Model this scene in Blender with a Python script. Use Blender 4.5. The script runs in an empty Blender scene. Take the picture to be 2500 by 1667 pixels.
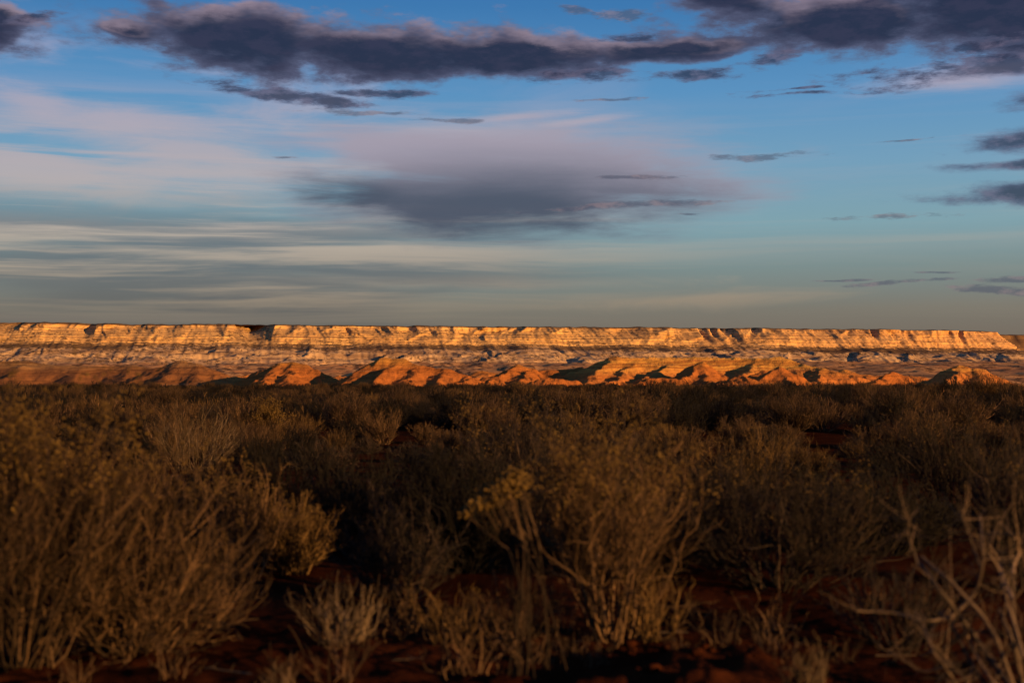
import bpy, math, random
import numpy as np
from mathutils import Vector

# ------------------------------------------------------------------ camera, world, sun, exposure
S = bpy.context.scene
COL = S.collection
FPX, HOR, CAMH = 3472.0, 932.0, 1.35          # focal length in photo pixels, horizon row, eye height
TILT = math.atan((HOR - 833.5) / FPX)
cam_d = bpy.data.cameras.new('camera'); cam = bpy.data.objects.new('camera', cam_d); COL.objects.link(cam)
cam.location = (0, 0, CAMH); cam.rotation_euler = (math.pi / 2 + TILT, 0, 0)
cam_d.lens = 50; cam_d.sensor_width = 36; cam_d.clip_start = 0.05; cam_d.clip_end = 60000
cam_d.dof.use_dof = True; cam_d.dof.focus_distance = 140.0; cam_d.dof.aperture_fstop = 2.2
S.camera = cam
S.view_settings.view_transform = 'Standard'; S.view_settings.look = 'None'
S.view_settings.gamma = 1.0; S.view_settings.exposure = 1.0
S.render.engine = 'CYCLES'
S.cycles.use_denoising = True; S.cycles.filter_width = 1.2
S.cycles.max_bounces = 4; S.cycles.diffuse_bounces = 2; S.cycles.glossy_bounces = 1

SUN_AZ, SUN_EL = math.radians(50), math.radians(8.5)   # to the right of straight behind the camera
sun_d = bpy.data.lights.new('sun', 'SUN'); sun = bpy.data.objects.new('sun', sun_d); COL.objects.link(sun)
sun_d.energy = 5.0; sun_d.angle = math.radians(0.53); sun_d.color = (1.0, 0.55, 0.19)
Ldir = Vector((-math.sin(SUN_AZ) * math.cos(SUN_EL), math.cos(SUN_AZ) * math.cos(SUN_EL), -math.sin(SUN_EL)))
sun.rotation_euler = Ldir.to_track_quat('-Z', 'Y').to_euler()
sun.location = (40, -30, 30)

# ---- tiny expression layer over shader nodes
class G:
    """wraps an output socket; arithmetic makes Math nodes"""
    def __init__(s, nt, sock): s.nt, s.k = nt, sock
    def op(s, kind, *o, clamp=False):
        n = s.nt.nodes.new('ShaderNodeMath'); n.operation = kind; n.use_clamp = clamp
        for i, v in enumerate((s,) + o): put(s.nt, n.inputs[i], v)
        return G(s.nt, n.outputs[0])
    def __add__(s, o): return s.op('ADD', o)
    __radd__ = __add__
    def __sub__(s, o): return s.op('SUBTRACT', o)
    def __rsub__(s, o): return s.op('MULTIPLY', -1.0).op('ADD', o)
    def __mul__(s, o): return s.op('MULTIPLY', o)
    __rmul__ = __mul__
    def __truediv__(s, o): return s.op('DIVIDE', o)
    def max(s, o): return s.op('MAXIMUM', o)
    def min(s, o): return s.op('MINIMUM', o)
    def smax(s, o, d): return s.op('SMOOTH_MAX', o, d)
    def clamp(s): return s.op('ADD', 0.0, clamp=True)
    def sstep(s, a, b):
        n = s.nt.nodes.new('ShaderNodeMapRange'); n.interpolation_type = 'SMOOTHSTEP'
        put(s.nt, n.inputs[0], s); n.inputs[1].default_value = a; n.inputs[2].default_value = b
        return G(s.nt, n.outputs[0])
def put(nt, inp, v):
    if isinstance(v, G): nt.links.new(v.k, inp)
    elif isinstance(v, (tuple, list)):
        inp.default_value = tuple(v) + ((1.0,) if len(v) == 3 and len(inp.default_value) == 4 else ())
    else: inp.default_value = v
def vec(nt, x, y, z):
    n = nt.nodes.new('ShaderNodeCombineXYZ')
    for i, v in enumerate((x, y, z)): put(nt, n.inputs[i], v)
    return G(nt, n.outputs[0])
def vmath(nt, kind, *a, out=0):
    n = nt.nodes.new('ShaderNodeVectorMath'); n.operation = kind
    for i, v in enumerate(a): put(nt, n.inputs[i], v)
    return G(nt, n.outputs['Value' if out else 0])
def noise(nt, v, scale=1.0, detail=4.0, rough=0.55, dist=0.0, out='Fac'):
    n = nt.nodes.new('ShaderNodeTexNoise'); put(nt, n.inputs['Vector'], v)
    n.inputs['Scale'].default_value = scale; n.inputs['Detail'].default_value = detail
    n.inputs['Roughness'].default_value = rough; n.inputs['Distortion'].default_value = dist
    return G(nt, n.outputs[out])
def mix(nt, f, a, b):
    n = nt.nodes.new('ShaderNodeMix'); n.data_type = 'RGBA'; n.clamp_factor = True
    put(nt, n.inputs[0], f); put(nt, n.inputs[6], a); put(nt, n.inputs[7], b)
    return G(nt, n.outputs[2])
def ramp(nt, f, stops, interp='LINEAR'):
    n = nt.nodes.new('ShaderNodeValToRGB'); put(nt, n.inputs[0], f); r = n.color_ramp; r.interpolation = interp
    while len(r.elements) < len(stops): r.elements.new(0.5)
    for e, (p, c) in zip(r.elements, stops): e.position = p; e.color = tuple(c) + (1.0,)
    return G(nt, n.outputs[0])
def lin(r, g, b):
    return tuple(((c / 255 + 0.055) / 1.055) ** 2.4 if c > 10 else c / 255 / 12.92 for c in (r, g, b))

# ---- the sky: Nishita air, a haze gradient near the horizon, and three kinds of cloud, all by direction
W = bpy.data.worlds.new('World'); S.world = W; W.use_nodes = True
wt = W.node_tree; wt.nodes.clear(); W.cycles.sampling_method = 'NONE'
KS = 10.0                                              # cloud colours are given as they look at strength 0.05, exposure 1.0
def field_simple(nt, az, el, u, v, ru, rv):
    return 1.0 - vmath(nt, 'LENGTH', vec(nt, (az - (u - 1250) * 0.0165) / (ru * 0.0165), (el - (HOR - v) * 0.0165) / (rv * 0.0165), 0.0), out=1)
def sky_world():
    nt = wt
    tc = nt.nodes.new('ShaderNodeTexCoord'); d = G(nt, tc.outputs['Generated'])
    sp = nt.nodes.new('ShaderNodeSeparateXYZ'); nt.links.new(d.k, sp.inputs[0])
    x, y, z = (G(nt, sp.outputs[i]) for i in range(3))
    DEG = 180 / math.pi
    az = x.op('ARCTAN2', y) * DEG
    el = z.op('ARCSINE') * DEG
    sk = nt.nodes.new('ShaderNodeTexSky'); sk.sky_type = 'NISHITA'; sk.sun_disc = False
    sk.sun_elevation = SUN_EL; sk.sun_rotation = math.pi - SUN_AZ
    sk.air_density = 1.2; sk.dust_density = 1.5; sk.ozone_density = 2.0
    nish = G(nt, sk.outputs[0])
    # clear air: colour by elevation (0..24 degrees), constant above
    grad = ramp(nt, (el / 24.0).clamp(), [
        (0.00, lin(104, 93, 82)), (0.07, lin(118, 107, 96)), (0.12, lin(124, 120, 110)), (0.19, lin(124, 142, 142)),
        (0.26, lin(128, 163, 174)), (0.36, lin(116, 160, 189)), (0.48, lin(90, 146, 193)), (0.62, lin(60, 120, 177)),
        (1.0, lin(34, 92, 160))])
    gm = nt.nodes.new('ShaderNodeMix'); gm.data_type = 'RGBA'; gm.blend_type = 'MULTIPLY'; gm.inputs[0].default_value = 1
    nt.links.new(grad.k, gm.inputs[6]); gm.inputs[7].default_value = (KS, KS, KS, 1)
    base = mix(nt, 0.03, G(nt, gm.outputs[2]), nish)
    def C(*rgb): return tuple(KS * c for c in lin(*rgb))
    # ---------------- high thin streaks (cirrus)
    w1 = noise(nt, vec(nt, az * 0.05, el * 0.16, 0.0), 1.0, 3.0, 0.5)
    st = noise(nt, vec(nt, az * 0.055, el * 0.95 + (w1 - 0.5) * 1.3, 3.3), 1.0, 7.0, 0.58, 0.2)
    st2 = noise(nt, vec(nt, az * 0.11 + 9.0, el * 0.40 - az * 0.012, 7.7), 1.0, 6.0, 0.55, 0.6)
    leftw = (az * -1.0).sstep(-10.0, 12.0)
    band = el.sstep(1.5, 4.0) * (1.0 - el.sstep(8.5, 12.5))
    veil = (st2.sstep(0.44, 0.68) * (leftw * 0.8 + 0.1) * el.sstep(4.5, 7.5) * (1.0 - el.sstep(12.0, 14.5)))
    cir_col = ramp(nt, (el / 16.0).clamp(), [(0.0, lin(122, 107, 94)), (0.2, lin(152, 138, 120)), (0.35, lin(182, 171, 158)),
                                            (0.5, lin(178, 172, 176)), (0.75, lin(172, 165, 186)), (1.0, lin(170, 160, 184))])
    cm = nt.nodes.new('ShaderNodeMix'); cm.data_type = 'RGBA'; cm.blend_type = 'MULTIPLY'; cm.inputs[0].default_value = 1
    nt.links.new(cir_col.k, cm.inputs[6]); cm.inputs[7].default_value = (KS, KS, KS, 1)
    cirrus = G(nt, cm.outputs[2])
    out = mix(nt, veil * 0.8, base, cirrus)
    wv = None
    for (u, v, ru, rv, sl) in [(330, 335, 330, 60, -0.10), (470, 385, 260, 36, -0.06), (60, 15, 230, 45, 0.02), (120, 300, 170, 50, -0.2), (200, 490, 620, 34, 0.0), (480, 575, 700, 30, 0.01), (620, 430, 420, 40, 0.02),
                               (120, 570, 420, 26, 0.0), (1150, 330, 330, 50, -0.05), (1250, 290, 200, 14, 0.08), (1650, 735, 420, 26, 0.03), (1000, 690, 700, 22, 0.0), (2350, 230, 260, 40, 0.05), (1420, 300, 160, 12, 0.1)]:
        ca, ce = (u - 1250) * 0.0165, (HOR - v) * 0.0165
        da = az + (w1 - 0.5) * 3.0 - ca; de = el + (w1 - 0.5) * 0.8 - ce - da * sl
        g = 1.0 - vmath(nt, 'LENGTH', vec(nt, da / (ru * 0.0165), de / (rv * 0.0165), 0.0), out=1)
        wv = g if wv is None else wv.smax(g, 0.15)
    wn = noise(nt, vec(nt, az * 0.16 + 1.0, el * 1.05 - az * 0.02, 6.1), 1.0, 10.0, 0.66, 0.6)
    out = mix(nt, (wv * 0.9 + (wn - 0.5) * 1.9).sstep(-0.25, 0.95) * 0.85, out, cirrus)
    # grey bands low on the left, behind the bright streaks
    gb = noise(nt, vec(nt, az * 0.045 + 4.0, el * 0.55, 1.1), 1.0, 5.0, 0.5, 0.3)
    low_l = field_simple(nt, az, el, 640, 745, 480, 75)
    gmask = (gb.sstep(0.36, 0.60)).max(low_l.sstep(0.0, 0.7) * 1.15) * (az * -1.0).sstep(-9.0, 6.0) * (1.0 - el.sstep(5.5, 8.0))
    out = mix(nt, gmask * 0.85, out, ramp(nt, (el / 8.0).clamp(), [(0.0, C(100, 94, 88)), (0.35, C(101, 101, 98)), (1.0, C(108, 126, 140))]))
    st3 = noise(nt, vec(nt, az * 0.035 + 2.0, el * 1.3 + (w1 - 0.5) * 0.9, 12.3), 1.0, 7.0, 0.56, 0.1)
    out = mix(nt, st.sstep(0.46, 0.64) * band * (leftw * 0.85 + 0.10), out, cirrus)
    out = mix(nt, st3.sstep(0.52, 0.66) * band * (leftw * 0.75 + 0.18), out, cirrus)
    # ---------------- ragged coordinates for the placed clouds
    def P(u, v): return ((u - 1250) * 0.01650, (HOR - v) * 0.01650)
    nb = noise(nt, vmath(nt, 'MULTIPLY', d, (1.0, 1.0, 2.4)), 16.0, 2.0, 0.5, out='Color')
    sn = nt.nodes.new('ShaderNodeSeparateXYZ'); nt.links.new(nb.k, sn.inputs[0])
    wa = az + (G(nt, sn.outputs[0]) - 0.5) * 3.2
    we = el + (G(nt, sn.outputs[1]) - 0.5) * 1.3
    def field(a, e, ells, k):
        f = None
        for (u, v, ru, rv, sl) in ells:
            ca, ce = P(u, v)
            da = (a - ca)
            de = (e - ce) - da * sl if sl else (e - ce)
            r = vmath(nt, 'LENGTH', vec(nt, da / (ru * 0.0165), de / (rv * 0.0165), 0.0), out=1)
            g = 1.0 - r
            f = g if f is None else f.smax(g, k)
        return f
    # ---------------- the broad soft lens cloud in the middle
    lens = field(az + (G(nt, sn.outputs[2]) - 0.5) * 5.0, el + (G(nt, sn.outputs[0]) - 0.5) * 0.9,
                 [(1320, 435, 560, 140, 0.0), (1130, 490, 450, 95, -0.03), (1000, 385, 280, 70, -0.12)], 0.3)
    ln = noise(nt, vec(nt, az * 0.16, el * 1.1, 5.0), 1.0, 9.0, 0.63, 0.3)
    lcore = field(az + (G(nt, sn.outputs[1]) - 0.5) * 4.0, el + (ln - 0.5) * 1.2, [(1210, 520, 500, 110, 0.02), (900, 480, 260, 55, -0.08)], 0.3)
    lcol = mix(nt, (lcore + (ln - 0.5) * 1.0).sstep(-0.7, 0.75), C(163, 156, 171), C(78, 86, 103))
    out = mix(nt, (lens + (ln - 0.5) * 1.2).sstep(-0.25, 0.55) * 0.97, out, lcol)
    # ---------------- dark low clouds with lit upper edges
    DK = [(600, 118, 360, 84, -0.03), (930, 140, 360, 80, -0.03), (1250, 150, 300, 50, 0.02), (1640, 132, 300, 30, 0.09),
          (2030, 85, 360, 74, 0.0), (2400, 70, 340, 112, -0.05), (1800, 30, 170, 44, 0.0), (20, 125, 100, 58, -0.15), (330, 105, 130, 34, -0.1)]
    SM = [(1880, 168, 105, 26, 0.25), (2290, 205, 340, 30, 0.07), (2400, 160, 120, 26, 0.1), (660, 240, 170, 22, -0.12), (800, 262, 120, 14, -0.05), (1690, 195, 130, 16, 0.08), (1390, 190, 150, 20, 0.05), (1560, 105, 130, 16, 0.0),
          (1950, 238, 110, 6, 0.0), (1960, 250, 120, 6, 0.0), (940, 240, 160, 12, 0.0), (110, 105, 60, 14, 0.3)]
    TH = [(2170, 544, 130, 9, 0.0), (2190, 698, 130, 6, 0.04), (2400, 719, 130, 11, -0.06),
          (2470, 692, 120, 10, 0.03), (2050, 690, 80, 3, 0.0), (2250, 678, 60, 4, 0.0), (705, 394, 50, 4, 0.0),
          (1690, 497, 100, 9, 0.0), (1480, 505, 210, 10, 0.06), (1680, 524, 40, 4, 0.0), (2200, 366, 60, 3, 0.04), (1540, 437, 130, 6, 0.0), (880, 285, 150, 8, 0.0), (1110, 300, 90, 7, 0.0), (1490, 250, 100, 5, 0.0), (1850, 393, 160, 11, 0.0), (1410, 40, 90, 12, -0.1), (1500, 55, 80, 14, 0.0)]
    LIFT = 0.5
    fine = noise(nt, vec(nt, az * 0.75, el * 1.75, 2.9), 1.0, 6.0, 0.62)
    def dens(da, de, full):
        n = noise(nt, vec(nt, az * 0.30 + da * 0.30, (el + de) * 0.78, 0.6), 1.0, 8.0 if full else 4.0, 0.60)
        f = field(wa + da, we + de, DK, 0.12)
        return f * 1.25 + 0.06 + (n - 0.5) * 2.15
    t0 = dens(0.0, 0.0, True); t1 = dens(0.10, LIFT, False)
    tf = t0 + (fine - 0.5) * 0.75
    alpha = tf.sstep(-0.22, 0.34)
    lit = (t0 - t1 + (fine - 0.5) * 0.35).sstep(0.05, 0.9) * (1.0 - tf.sstep(0.25, 1.0))
    core = tf.sstep(-0.1, 0.8)
    dark = mix(nt, core, C(94, 98, 126), mix(nt, fine.sstep(0.42, 0.62), C(41, 48, 71), C(52, 54, 77)))
    dark = mix(nt, lit * 0.62, dark, C(172, 150, 162))
    out = mix(nt, alpha * 0.97, out, dark)
    # smaller shreds of the same cloud, dark and torn
    fs = field(az + (G(nt, sn.outputs[0]) - 0.5) * 1.2, el + (G(nt, sn.outputs[1]) - 0.5) * 0.5, SM, 0.08)
    f2 = noise(nt, vec(nt, az * 0.55 + 3.0, el * 1.9, 4.4), 1.0, 8.0, 0.64)
    fe = field(az + (G(nt, sn.outputs[0]) - 0.5) * 1.0, el + (G(nt, sn.outputs[1]) - 0.5) * 0.35,
               [(2560, 292, 170, 30, 0.02), (2570, 378, 270, 36, 0.04), (2590, 434, 330, 17, 0.0), (2600, 494, 400, 33, 0.02), (2520, 205, 330, 30, 0.06)], 0.03)
    ts = (fs * 0.9 - 0.05 + (f2 - 0.5) * 3.4).max(fe * 1.3 + (f2 - 0.5) * 1.5)
    out = mix(nt, ts.sstep(-0.15, 0.6) * 0.85, out, mix(nt, fine.sstep(0.44, 0.66), mix(nt, ts.sstep(0.0, 0.9), C(88, 96, 126), C(48, 53, 77)), C(100, 96, 120)))
    ft = field(az + (G(nt, sn.outputs[0]) - 0.5) * 0.8, el + (G(nt, sn.outputs[2]) - 0.5) * 0.3, TH, 0.05)
    tn = noise(nt, vec(nt, az * 0.7, el * 3.2, 8.6), 1.0, 6.0, 0.64)
    ta = (ft + (tn - 0.5) * 3.2).sstep(-0.02, 0.7)
    out = mix(nt, ta * 0.62, out, mix(nt, fine.sstep(0.42, 0.62), C(80, 84, 102), C(138, 120, 126)))
    # scattered small cloud elsewhere, so the sky goes on outside the picture
    on = noise(nt, vmath(nt, 'MULTIPLY', d, (1.0, 1.0, 2.2)), 5.0, 8.0, 0.6)
    outside = el.sstep(17.0, 23.0).max((az.op('ABSOLUTE')).sstep(23.0, 30.0)) * el.sstep(2.0, 8.0)
    out = mix(nt, on.sstep(0.50, 0.68) * outside * 0.9, out, mix(nt, on.sstep(0.55, 0.7), C(120, 115, 135), C(60, 64, 86)))
    bg = nt.nodes.new('ShaderNodeBackground'); nt.links.new(out.k, bg.inputs[0]); bg.inputs[1].default_value = 0.05
    wo = nt.nodes.new('ShaderNodeOutputWorld'); nt.links.new(bg.outputs[0], wo.inputs[0])
sky_world()

# ------------------------------------------------------------------ helpers
def pix(u, v, dist):
    """photo pixel + depth (metres along +Y) -> world point"""
    cx, cy = (u - 1250) / FPX, (833.5 - v) / FPX
    dy, dz = math.cos(TILT) - cy * math.sin(TILT), math.sin(TILT) + cy * math.cos(TILT)
    k = dist / dy
    return np.array((cx * k, dist, CAMH + dz * k))

_R = np.random.RandomState(7)
_PERM = np.concatenate([_R.permutation(512)] * 3).astype(np.int64)
_GRA = _R.uniform(0, 2 * np.pi, 512); _GX, _GY = np.cos(_GRA), np.sin(_GRA)
def perlin(x, y):
    x, y = np.broadcast_arrays(np.asarray(x, float), np.asarray(y, float))
    xi, yi = np.floor(x).astype(np.int64), np.floor(y).astype(np.int64)
    xf, yf = x - xi, y - yi
    def g(i, j, fx, fy):
        h = _PERM[_PERM[(xi + i) & 511] + ((yi + j) & 511)]
        return _GX[h] * fx + _GY[h] * fy
    u, v = xf * xf * xf * (xf * (xf * 6 - 15) + 10), yf * yf * yf * (yf * (yf * 6 - 15) + 10)
    a = g(0, 0, xf, yf) * (1 - u) + g(1, 0, xf - 1, yf) * u
    b = g(0, 1, xf, yf - 1) * (1 - u) + g(1, 1, xf - 1, yf - 1) * u
    return (a * (1 - v) + b * v) * 1.5
def fbm(x, y, n=5, gain=0.5, lac=2.03):
    s, a = 0.0, 1.0
    for i in range(n):
        s = s + a * perlin(x + 17.3 * i, y - 9.1 * i); a *= gain; x = x * lac; y = y * lac
    return s
def ridged(x, y, n=4, gain=0.5, lac=2.07):
    s, a, t = 0.0, 1.0, 0.0
    for i in range(n):
        s = s + a * (1 - np.abs(perlin(x + 31.7 * i, y + 5.3 * i)) * 1.7); t += a; a *= gain; x = x * lac; y = y * lac
    return s / t
def sm(t): t = np.clip(t, 0, 1); return t * t * (3 - 2 * t)

def mesh_obj(name, verts, faces, mat, parent=None, smooth=True, attrs=None):
    me = bpy.data.meshes.new(name)
    verts = np.asarray(verts, np.float32).reshape(-1, 3); faces = np.asarray(faces, np.int32)
    nf, k = faces.shape
    me.vertices.add(len(verts)); me.vertices.foreach_set('co', verts.ravel())
    me.loops.add(nf * k); me.loops.foreach_set('vertex_index', faces.ravel())
    me.polygons.add(nf); me.polygons.foreach_set('loop_start', np.arange(0, nf * k, k, dtype=np.int32))
    me.polygons.foreach_set('use_smooth', np.full(nf, smooth, bool))
    for m in (mat if isinstance(mat, (list, tuple)) else [mat]): me.materials.append(m)
    for an, av in (attrs or {}).items():
        a = me.attributes.new(an, 'FLOAT', 'POINT'); a.data.foreach_set('value', np.asarray(av, np.float32).ravel())
    me.update(calc_edges=True); me.validate()
    o = bpy.data.objects.new(name, me); COL.objects.link(o); o.parent = parent
    return o
def grid_faces(nr, nc):
    i = np.arange((nr - 1) * nc).reshape(nr - 1, nc)[:, :-1].ravel()
    return np.stack([i, i + 1, i + nc + 1, i + nc], 1)
def tag(o, label=None, cat=None, group=None, kind=None):
    for k, v in (('label', label), ('category', cat), ('group', group), ('kind', kind)):
        if v: o[k] = v
    return o

# ------------------------------------------------------------------ materials
def new_mat(name, rough=0.95, spec=0.0):
    m = bpy.data.materials.new(name); m.use_nodes = True; nt = m.node_tree
    b = nt.nodes['Principled BSDF']; b.inputs['Roughness'].default_value = rough
    b.inputs['Specular IOR Level'].default_value = spec
    return m, nt, b
def paint(nt, b, c, k=0.76):
    n = vmath(nt, 'SCALE', c); nt.nodes[-1].inputs['Scale'].default_value = k
    nt.links.new(n.k, b.inputs['Base Color'])
def posn(nt):
    n = nt.nodes.new('ShaderNodeNewGeometry'); p = G(nt, n.outputs['Position'])
    s = nt.nodes.new('ShaderNodeSeparateXYZ'); nt.links.new(p.k, s.inputs[0])
    nn = nt.nodes.new('ShaderNodeSeparateXYZ'); nt.links.new(n.outputs['Normal'], nn.inputs[0])
    return p, G(nt, s.outputs[0]), G(nt, s.outputs[1]), G(nt, s.outputs[2]), G(nt, nn.outputs[2])
def attr(nt, name):
    n = nt.nodes.new('ShaderNodeAttribute'); n.attribute_name = name; return G(nt, n.outputs['Fac'])
def bump(nt, b, h, strength, dist):
    n = nt.nodes.new('ShaderNodeBump'); n.inputs['Strength'].default_value = strength; n.inputs['Distance'].default_value = dist
    nt.links.new(h.k, n.inputs['Height']); nt.links.new(n.outputs[0], b.inputs['Normal'])

def mat_mesa():
    m, nt, b = new_mat('layered_sandstone')
    p, x, y, z, nz = posn(nt)
    wv = noise(nt, p, 0.004, 3, 0.5)
    zz = z + (wv - 0.5) * 7.0
    lay = noise(nt, vec(nt, x * 0.0006, y * 0.0004, zz * 0.11), 1.0, 5, 0.65)          # strata
    thin = noise(nt, vec(nt, x * 0.0022, y * 0.002, zz * 0.46), 1.0, 3, 0.55)
    c = ramp(nt, lay, [(0.30, (0.38, 0.19, 0.07)), (0.42, (0.60, 0.34, 0.12)), (0.52, (0.70, 0.42, 0.155)), (0.60, (0.44, 0.23, 0.08)), (0.70, (0.72, 0.455, 0.175))])
    c = mix(nt, thin.sstep(0.49, 0.57) * 0.8, c, (0.29, 0.15, 0.068))
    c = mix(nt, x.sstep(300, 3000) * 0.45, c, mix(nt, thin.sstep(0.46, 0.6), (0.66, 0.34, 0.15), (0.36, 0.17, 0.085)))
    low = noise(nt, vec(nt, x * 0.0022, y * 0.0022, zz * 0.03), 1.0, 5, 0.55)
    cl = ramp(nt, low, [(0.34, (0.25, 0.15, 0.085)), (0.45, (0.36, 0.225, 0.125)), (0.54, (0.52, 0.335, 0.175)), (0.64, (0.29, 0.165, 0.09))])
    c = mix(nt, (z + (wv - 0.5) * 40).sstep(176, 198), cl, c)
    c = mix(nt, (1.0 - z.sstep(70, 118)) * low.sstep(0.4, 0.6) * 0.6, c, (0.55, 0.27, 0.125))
    # juniper and scrub: dots on benches, thicker on the apron under the cliff and on the plateau
    vg = noise(nt, vec(nt, x * 0.035, y * 0.035, z * 0.12), 1.0, 4, 0.7); vl = noise(nt, vec(nt, x * 0.0035, y * 0.0035, z * 0.02), 1.0, 4, 0.6)
    apron = (z + (wv - 0.5) * 60).sstep(158, 176) * (1.0 - (z + (vl - 0.5) * 60).sstep(188, 206))
    cov = nz.sstep(0.45, 0.9) * 0.09 + apron * (vl * 0.5 - 0.08) + (vl - 0.5) * 0.25
    veg = (vg + cov).sstep(0.60, 0.70)
    veg = veg.max(attr(nt, 'top') * noise(nt, p, 0.05, 3, 0.6).sstep(0.24, 0.36))  # top also carries the shade painted over the far mesa
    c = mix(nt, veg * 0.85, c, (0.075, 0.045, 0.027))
    paint(nt, b, c)
    bump(nt, b, noise(nt, vec(nt, x * 0.05, y * 0.05, z * 0.16), 1.0, 4, 0.6), 0.4, 3.0)
    return m
def mat_hill(name, red, yel, zy, zw, dust=0.4):
    m, nt, b = new_mat(name)
    p, x, y, z, nz = posn(nt)
    n1 = noise(nt, p, 0.03, 5, 0.6); n2 = noise(nt, p, 0.35, 4, 0.65)
    zz = z + (n1 - 0.5) * 9.0
    band = noise(nt, vec(nt, x * 0.004, y * 0.004, zz * 0.42), 1.0, 4, 0.6)
    c = mix(nt, zz.sstep(zy - zw, zy + zw), red, yel)
    c = mix(nt, band.sstep(0.42, 0.66), c, tuple(0.62 * v for v in red))
    c = mix(nt, band.sstep(0.60, 0.72) * 0.6, c, (0.50, 0.30, 0.15))
    c = mix(nt, n2.sstep(0.52, 0.72) * dust, c, tuple(0.55 * v for v in red))
    paint(nt, b, c)
    bump(nt, b, noise(nt, p, 0.5, 6, 0.65), 0.9, 1.4)
    return m
def mat_ground():
    m, nt, b = new_mat('red_desert_soil')
    p, x, y, z, nz = posn(nt)
    n1 = noise(nt, p, 0.9, 6, 0.65); n2 = noise(nt, p, 11.0, 5, 0.7)
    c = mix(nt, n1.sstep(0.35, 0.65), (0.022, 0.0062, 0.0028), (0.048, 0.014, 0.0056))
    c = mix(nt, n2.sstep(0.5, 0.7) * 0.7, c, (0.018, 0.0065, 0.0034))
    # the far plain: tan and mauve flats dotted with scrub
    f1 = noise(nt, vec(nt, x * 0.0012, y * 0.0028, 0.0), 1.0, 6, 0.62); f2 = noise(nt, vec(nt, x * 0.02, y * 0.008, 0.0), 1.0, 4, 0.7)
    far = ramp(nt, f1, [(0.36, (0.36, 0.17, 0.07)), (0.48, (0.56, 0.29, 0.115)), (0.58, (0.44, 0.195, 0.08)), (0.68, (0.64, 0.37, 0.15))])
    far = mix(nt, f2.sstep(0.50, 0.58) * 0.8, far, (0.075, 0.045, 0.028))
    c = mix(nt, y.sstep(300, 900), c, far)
    paint(nt, b, c)
    bump(nt, b, noise(nt, p, 14.0, 6, 0.7), 0.7, 0.03)
    return m
def mat_plant(name, dark, light, tip=None, k=0.50):
    m, nt, b = new_mat(name, 0.85, 0.15)
    t = attr(nt, 'tone')
    oi = nt.nodes.new('ShaderNodeObjectInfo'); r = G(nt, oi.outputs['Random'])
    c = mix(nt, t * (r * 0.7 + 0.55) + r * 0.12, dark, light)
    if tip: c = mix(nt, attr(nt, 'tip') * (r * 0.6 + 0.4), c, tip)
    paint(nt, b, c, k)
    return m
M = dict(
    mesa=mat_mesa(), ground=mat_ground(),
    hill=mat_hill('orange_badland_clay', (0.42, 0.142, 0.036), (0.46, 0.215, 0.048), 18, 6),
    hill_red=mat_hill('red_brown_clay', (0.25, 0.105, 0.040), (0.33, 0.185, 0.075), 20, 8),
    hill_gold=mat_hill('golden_badland_clay', (0.48, 0.172, 0.046), (0.56, 0.285, 0.062), 12, 7),
    rabbit=mat_plant('rabbitbrush_stems', (0.020, 0.012, 0.006), (0.335, 0.190, 0.092), (0.080, 0.043, 0.013)),
    heads=mat_plant('dry_flower_heads', (0.085, 0.048, 0.010), (0.26, 0.155, 0.034)),
    sage=mat_plant('grey_brown_twigs', (0.011, 0.0085, 0.0065), (0.130, 0.082, 0.056), (0.028, 0.0185, 0.012)),
    darkb=mat_plant('dark_brush_twigs', (0.0045, 0.0032, 0.0022), (0.026, 0.018, 0.011), (0.011, 0.008, 0.0045)),  # near-black: these twigs also carry shade in their colour
    dusk=mat_plant('shaded_sage_twigs', (0.006, 0.0045, 0.0035), (0.070, 0.043, 0.029), (0.012, 0.008, 0.005)),  # darker copy of sage with shade put into the colour
    straw=mat_plant('straw_stems', (0.055, 0.036, 0.019), (0.44, 0.30, 0.175)),
    wood=mat_plant('weathered_wood', (0.050, 0.034, 0.023), (0.32, 0.21, 0.13)),
    gold=mat_plant('golden_stems', (0.030, 0.016, 0.0055), (0.330, 0.190, 0.066), (0.105, 0.058, 0.014)),
)

# ------------------------------------------------------------------ ground
def gh(x, y):
    """height of the ground sheet"""
    x, y = np.asarray(x, float), np.asarray(y, float)
    r = np.hypot(x, y)
    h = fbm(x * 0.35, y * 0.35, 3) * 0.05 + (fbm(x / 55 + 3, y / 38, 2) * 0.38 - 0.14) * sm((r - 45) / 60) + fbm(x * 0.045, y * 0.045, 3) * (0.05 + 0.22 * sm((r - 12) / 60))
    h = h + 0.14 * np.exp(-(((x - 0.95) / 0.5) ** 2 + ((y - 6.45) / 0.5) ** 2)) * (1 + 0.35 * fbm(x * 4, y * 4, 4))   # low mound of red soil
    h = h - 9.0 * sm((y - 230) / 500) + 100 * np.clip((y - 2300) / 4700, 0, 1.3) ** 1.25
    h = h + (ridged(x * 0.0035 + 3, y * 0.0022, 4) - 0.7) * 34.0 * sm((y - 1900) / 1800) * (1 - 0.55 * sm((x + 400) / 1600)) + fbm(x * 0.006, y * 0.004, 5) * 5.0 * sm((y - 600) / 1200) + fbm(x * 0.0016, y * 0.0022, 4) * 10.0 * sm((y - 2500) / 2500)
    return h
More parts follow.
